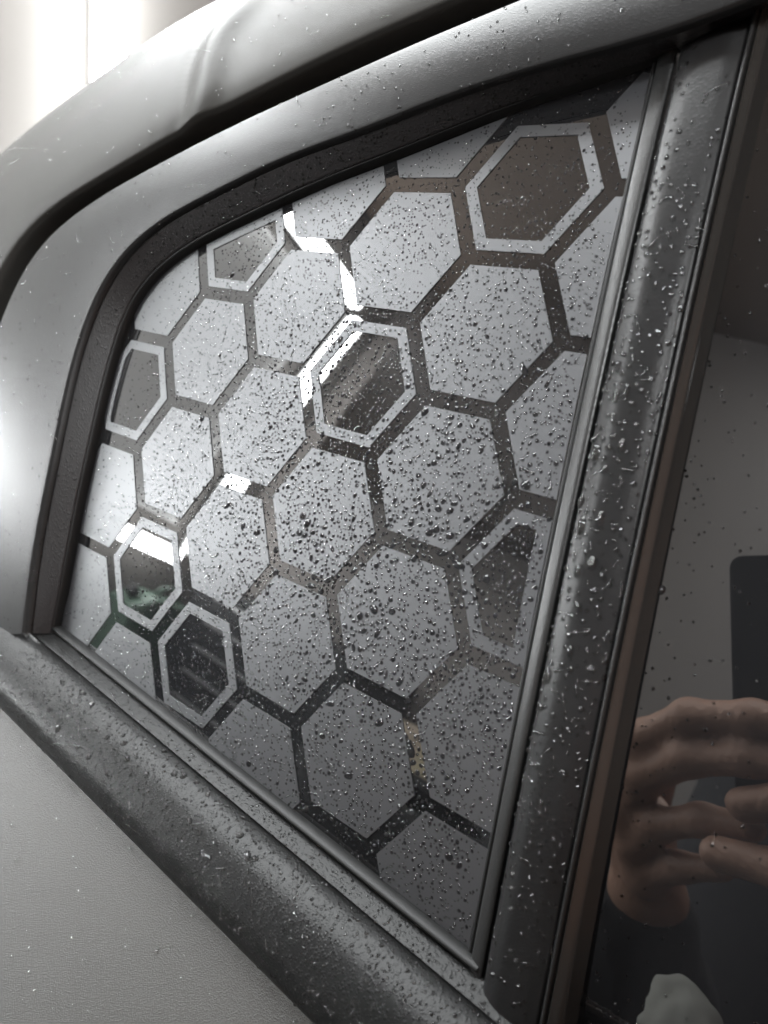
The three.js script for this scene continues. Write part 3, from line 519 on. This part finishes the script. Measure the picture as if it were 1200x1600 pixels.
// --- on the quarter glass and its film
const inPoly = (poly, x, y) => { let c = false; for (let i = 0, j = poly.length - 1; i < poly.length; j = i++) { const a = poly[i], b = poly[j]; if ((a[1] > y) !== (b[1] > y) && x < (b[0] - a[0]) * (y - a[1]) / (b[1] - a[1]) + a[0]) c = !c; } return c; };
{
  const loop = inset(LOOP, 0.0015), spots = new Spots(0.006), list = [];
  const bx = loop.map((p) => p[0]), by = loop.map((p) => p[1]), x0 = Math.min(...bx), x1 = Math.max(...bx), y0 = Math.min(...by), y1 = Math.max(...by);
  const filmAt = (x, y) => filmShapes.some(([o, i]) => inPoly(o, x, y) && !(i && inPoly(i, x, y)));
  const wet = (x, y) => { const g = Math.exp(-(((x - 0.05) / 0.14) ** 2 + ((y + 0.11) / 0.125) ** 2)); return g * (0.8 + 0.4 * perlin.noise(x * 40, y * 40, 2)); };
  const passes = [[110, 0.001, 0.0017, 5], [1000, 0.0007, 0.001, 3], [5200, 0.00042, 0.0007, 0.65], [8000, 0.00024, 0.00038, 0.3]];
  for (const [count, r0, r1, need] of passes) {
    let n = 0;
    for (let tries = 0; tries < count * 40 && n < count; tries++) {
      const x = lerp(x0, x1, rnd()), y = lerp(y0, y1, rnd()); if (!inPoly(loop, x, y)) continue;
      const w = wet(x, y), edge = smooth(-0.15, -0.07, x) * (1 - smooth(0.02, 0.075, y) * 0.8);
      if (rnd() > Math.pow(Math.max(0.02, w * 1.15), need) * (need > 0.5 ? 0.25 + 0.75 * edge : 0.35 + 0.65 * edge)) continue;
      const r = lerp(r0, r1, rnd() ** 1.8) * (0.75 + 0.35 * w);
      if (addDrop(list, spots, [x, y, zq(x, y) + (filmAt(x, y) ? FILM_LIFT : 0)], nq(x, y), r)) n++;
    }
  }
  list.sort((a, b) => apparent(b) - apparent(a));
  placeSingles(list.slice(0, 240), 'clear water drop beaded on the honeycomb window', 'larger drops on the honeycomb window', M.wetBase);
  placeStuff('window_droplets', list.slice(240), tiers('water droplets spread over the honeycomb window'), M.wetBase);
  console.log('glass drops', list.length);
}
// --- on any other surface: points spread by area over its triangles
function scatter(mesh, count, r0, r1, power, keep, list, spots) {
  const g = mesh.geometry, P = g.attributes.position, N = g.attributes.normal, I = g.index.array, acc = []; let A = 0;
  const v = (i) => new THREE.Vector3().fromBufferAttribute(P, i);
  for (let t = 0; t < I.length; t += 3) { const a = v(I[t]), b = v(I[t + 1]), c = v(I[t + 2]); const m = a.clone().add(b).add(c).divideScalar(3); const ok = keep(m.x, m.y, m.z) > 0 && N.getZ(I[t]) > 0.1; A += ok ? b.sub(a).cross(c.sub(a)).length() / 2 : 0; acc.push(A); }
  let n = 0;
  for (let tries = 0; tries < count * 12 && n < count; tries++) {
    const q = rnd() * A; let lo = 0, hi = acc.length - 1; while (lo < hi) { const m = (lo + hi) >> 1; if (acc[m] < q) lo = m + 1; else hi = m; }
    let s = rnd(), t = rnd(); if (s + t > 1) { s = 1 - s; t = 1 - t; }
    const [i, j, k] = [I[lo * 3], I[lo * 3 + 1], I[lo * 3 + 2]], w = 1 - s - t, mix = (at) => new THREE.Vector3().addScaledVector(new THREE.Vector3().fromBufferAttribute(at, i), w).addScaledVector(new THREE.Vector3().fromBufferAttribute(at, j), s).addScaledVector(new THREE.Vector3().fromBufferAttribute(at, k), t);
    const p = mix(P); if (rnd() > keep(p.x, p.y, p.z)) continue;
    if (addDrop(list, spots, [p.x, p.y, p.z], mix(N).normalize(), lerp(r0, r1, rnd() ** power))) n++;
  }
}
{
  const list = [], spots = new Spots(0.006), patch = (x, y) => 0.55 + 0.9 * perlin.noise(x * 30, y * 30, 5);
  scatter(bar, 12, 0.0013, 0.0019, 1.5, (x, y) => (y < -0.01 && y > -0.12 && x < bL(y) + 0.012 ? 1 : 0), list, spots);
  for (const q of list) { q.long = 1.5; q.turn = 1.75; }
  scatter(bar, 60, 0.0008, 0.0013, 1.5, (x, y) => (y < 0.02 && y > -0.15 ? 1 : 0.05), list, spots);
  scatter(bar, 560, 0.0005, 0.0009, 1.5, (x, y) => smooth(0.09, -0.03, y) * (0.3 + 0.7 * smooth(-0.22, -0.15, y)), list, spots);
  list.sort((a, b) => apparent(b) - apparent(a));
  placeSingles(list.slice(0, 60), 'clear water drop clinging to the satin division bar', 'larger drops on the division bar');
  placeStuff('bar_droplets', list.slice(60), tiers('water droplets on the satin division bar'));
}
{
  const list = [], spots = new Spots(0.006), inView = (x) => (x > -0.26 && x < 0.17 ? 1 : 0);
  scatter(moulding, 34, 0.0009, 0.0017, 1.6, (x, y) => (x > -0.09 && x < 0.04 && y > -0.235 ? 1 : 0), list, spots);
  scatter(moulding, 1700, 0.0004, 0.0008, 1.7, (x, y) => inView(x) * (0.15 + 0.85 * smooth(-0.17, -0.06, x)) * smooth(-0.25, -0.24, y), list, spots);
  scatter(innerMoulding, 350, 0.0004, 0.0006, 1.4, (x) => (x > -0.15 && x < 0.16 ? 0.9 : 0), list, spots);
  list.sort((a, b) => apparent(b) - apparent(a));
  placeSingles(list.slice(0, 24), 'clear water drop lying on the waist moulding below the window', 'larger drops on the waist moulding');
  placeStuff('moulding_droplets', list.slice(24), tiers('water droplets on the dark waist moulding'));
}
{
  const list = [], spots = new Spots(0.004), skinMesh = car.children.find((o) => o.name === 'door_skin');
  scatter(skinMesh, 26, 0.0005, 0.0012, 2, (x, y) => (x > -0.25 && x < 0.1 && y > -0.4 ? 1 : 0), list, spots);
  scatter(skinMesh, 420, 0.0004, 0.0007, 2.2, (x, y) => (x > -0.3 && x < 0.13 && y > -0.38 ? 1 : 0), list, spots);
  placeStuff('paint_droplets', list, tiers('water mist on the lower grey door skin'), null);
}
{
  const list = [], spots = new Spots(0.004);
  scatter(doorFrame, 380, 0.00042, 0.0006, 1.4, (x, y) => (x > -0.24 ? 0.35 + 0.5 * smooth(-0.1, 0.03, x) : 0), list, spots);
  placeStuff('frame_droplets', list, tiers('water droplets on the satin door frame'));
  const up = [];
  for (const m of [roofSide]) scatter(m, 420, 0.0004, 0.0007, 1.8, (x, y) => (y > -0.05 && x > -0.36 ? 0.9 : 0), up, spots);
  placeStuff('roof_droplets', up, tiers('water droplets on the grey roof edge'), null);
  const inner = [];
  scatter(doorFrame.children[0], 300, 0.0004, 0.0006, 1.4, (x, y) => (y > -0.03 ? 0.9 : 0.05), inner, spots);
  placeStuff('reveal_droplets', inner, tiers('water droplets on the black window reveal'));
}
{
  const list = [], spots = new Spots(0.006), doorGlass = car.children.find((o) => o.name === 'door_glass');
  scatter(doorGlass, 5, 0.0008, 0.0014, 1, (x, y) => (x > 0.13 && x < 0.2 && y < 0.05 && y > -0.15 ? 1 : 0), list, spots);
  scatter(doorGlass, 800, 0.00028, 0.00055, 2, (x, y) => (x > 0.11 && x < 0.24 ? (1 - smooth(0.0, 0.035, x - cR(y))) * 0.8 + 0.2 : 0), list, spots);
  list.sort((a, b) => b.r - a.r);
  placeSingles(list.slice(0, 5), 'clear water drop on the dark door glass beside the bar', 'larger drops on the door glass');
  placeStuff('door_glass_droplets', list.slice(5), tiers('water droplets on the dark door glass'));
}

renderer.render(scene, camera);
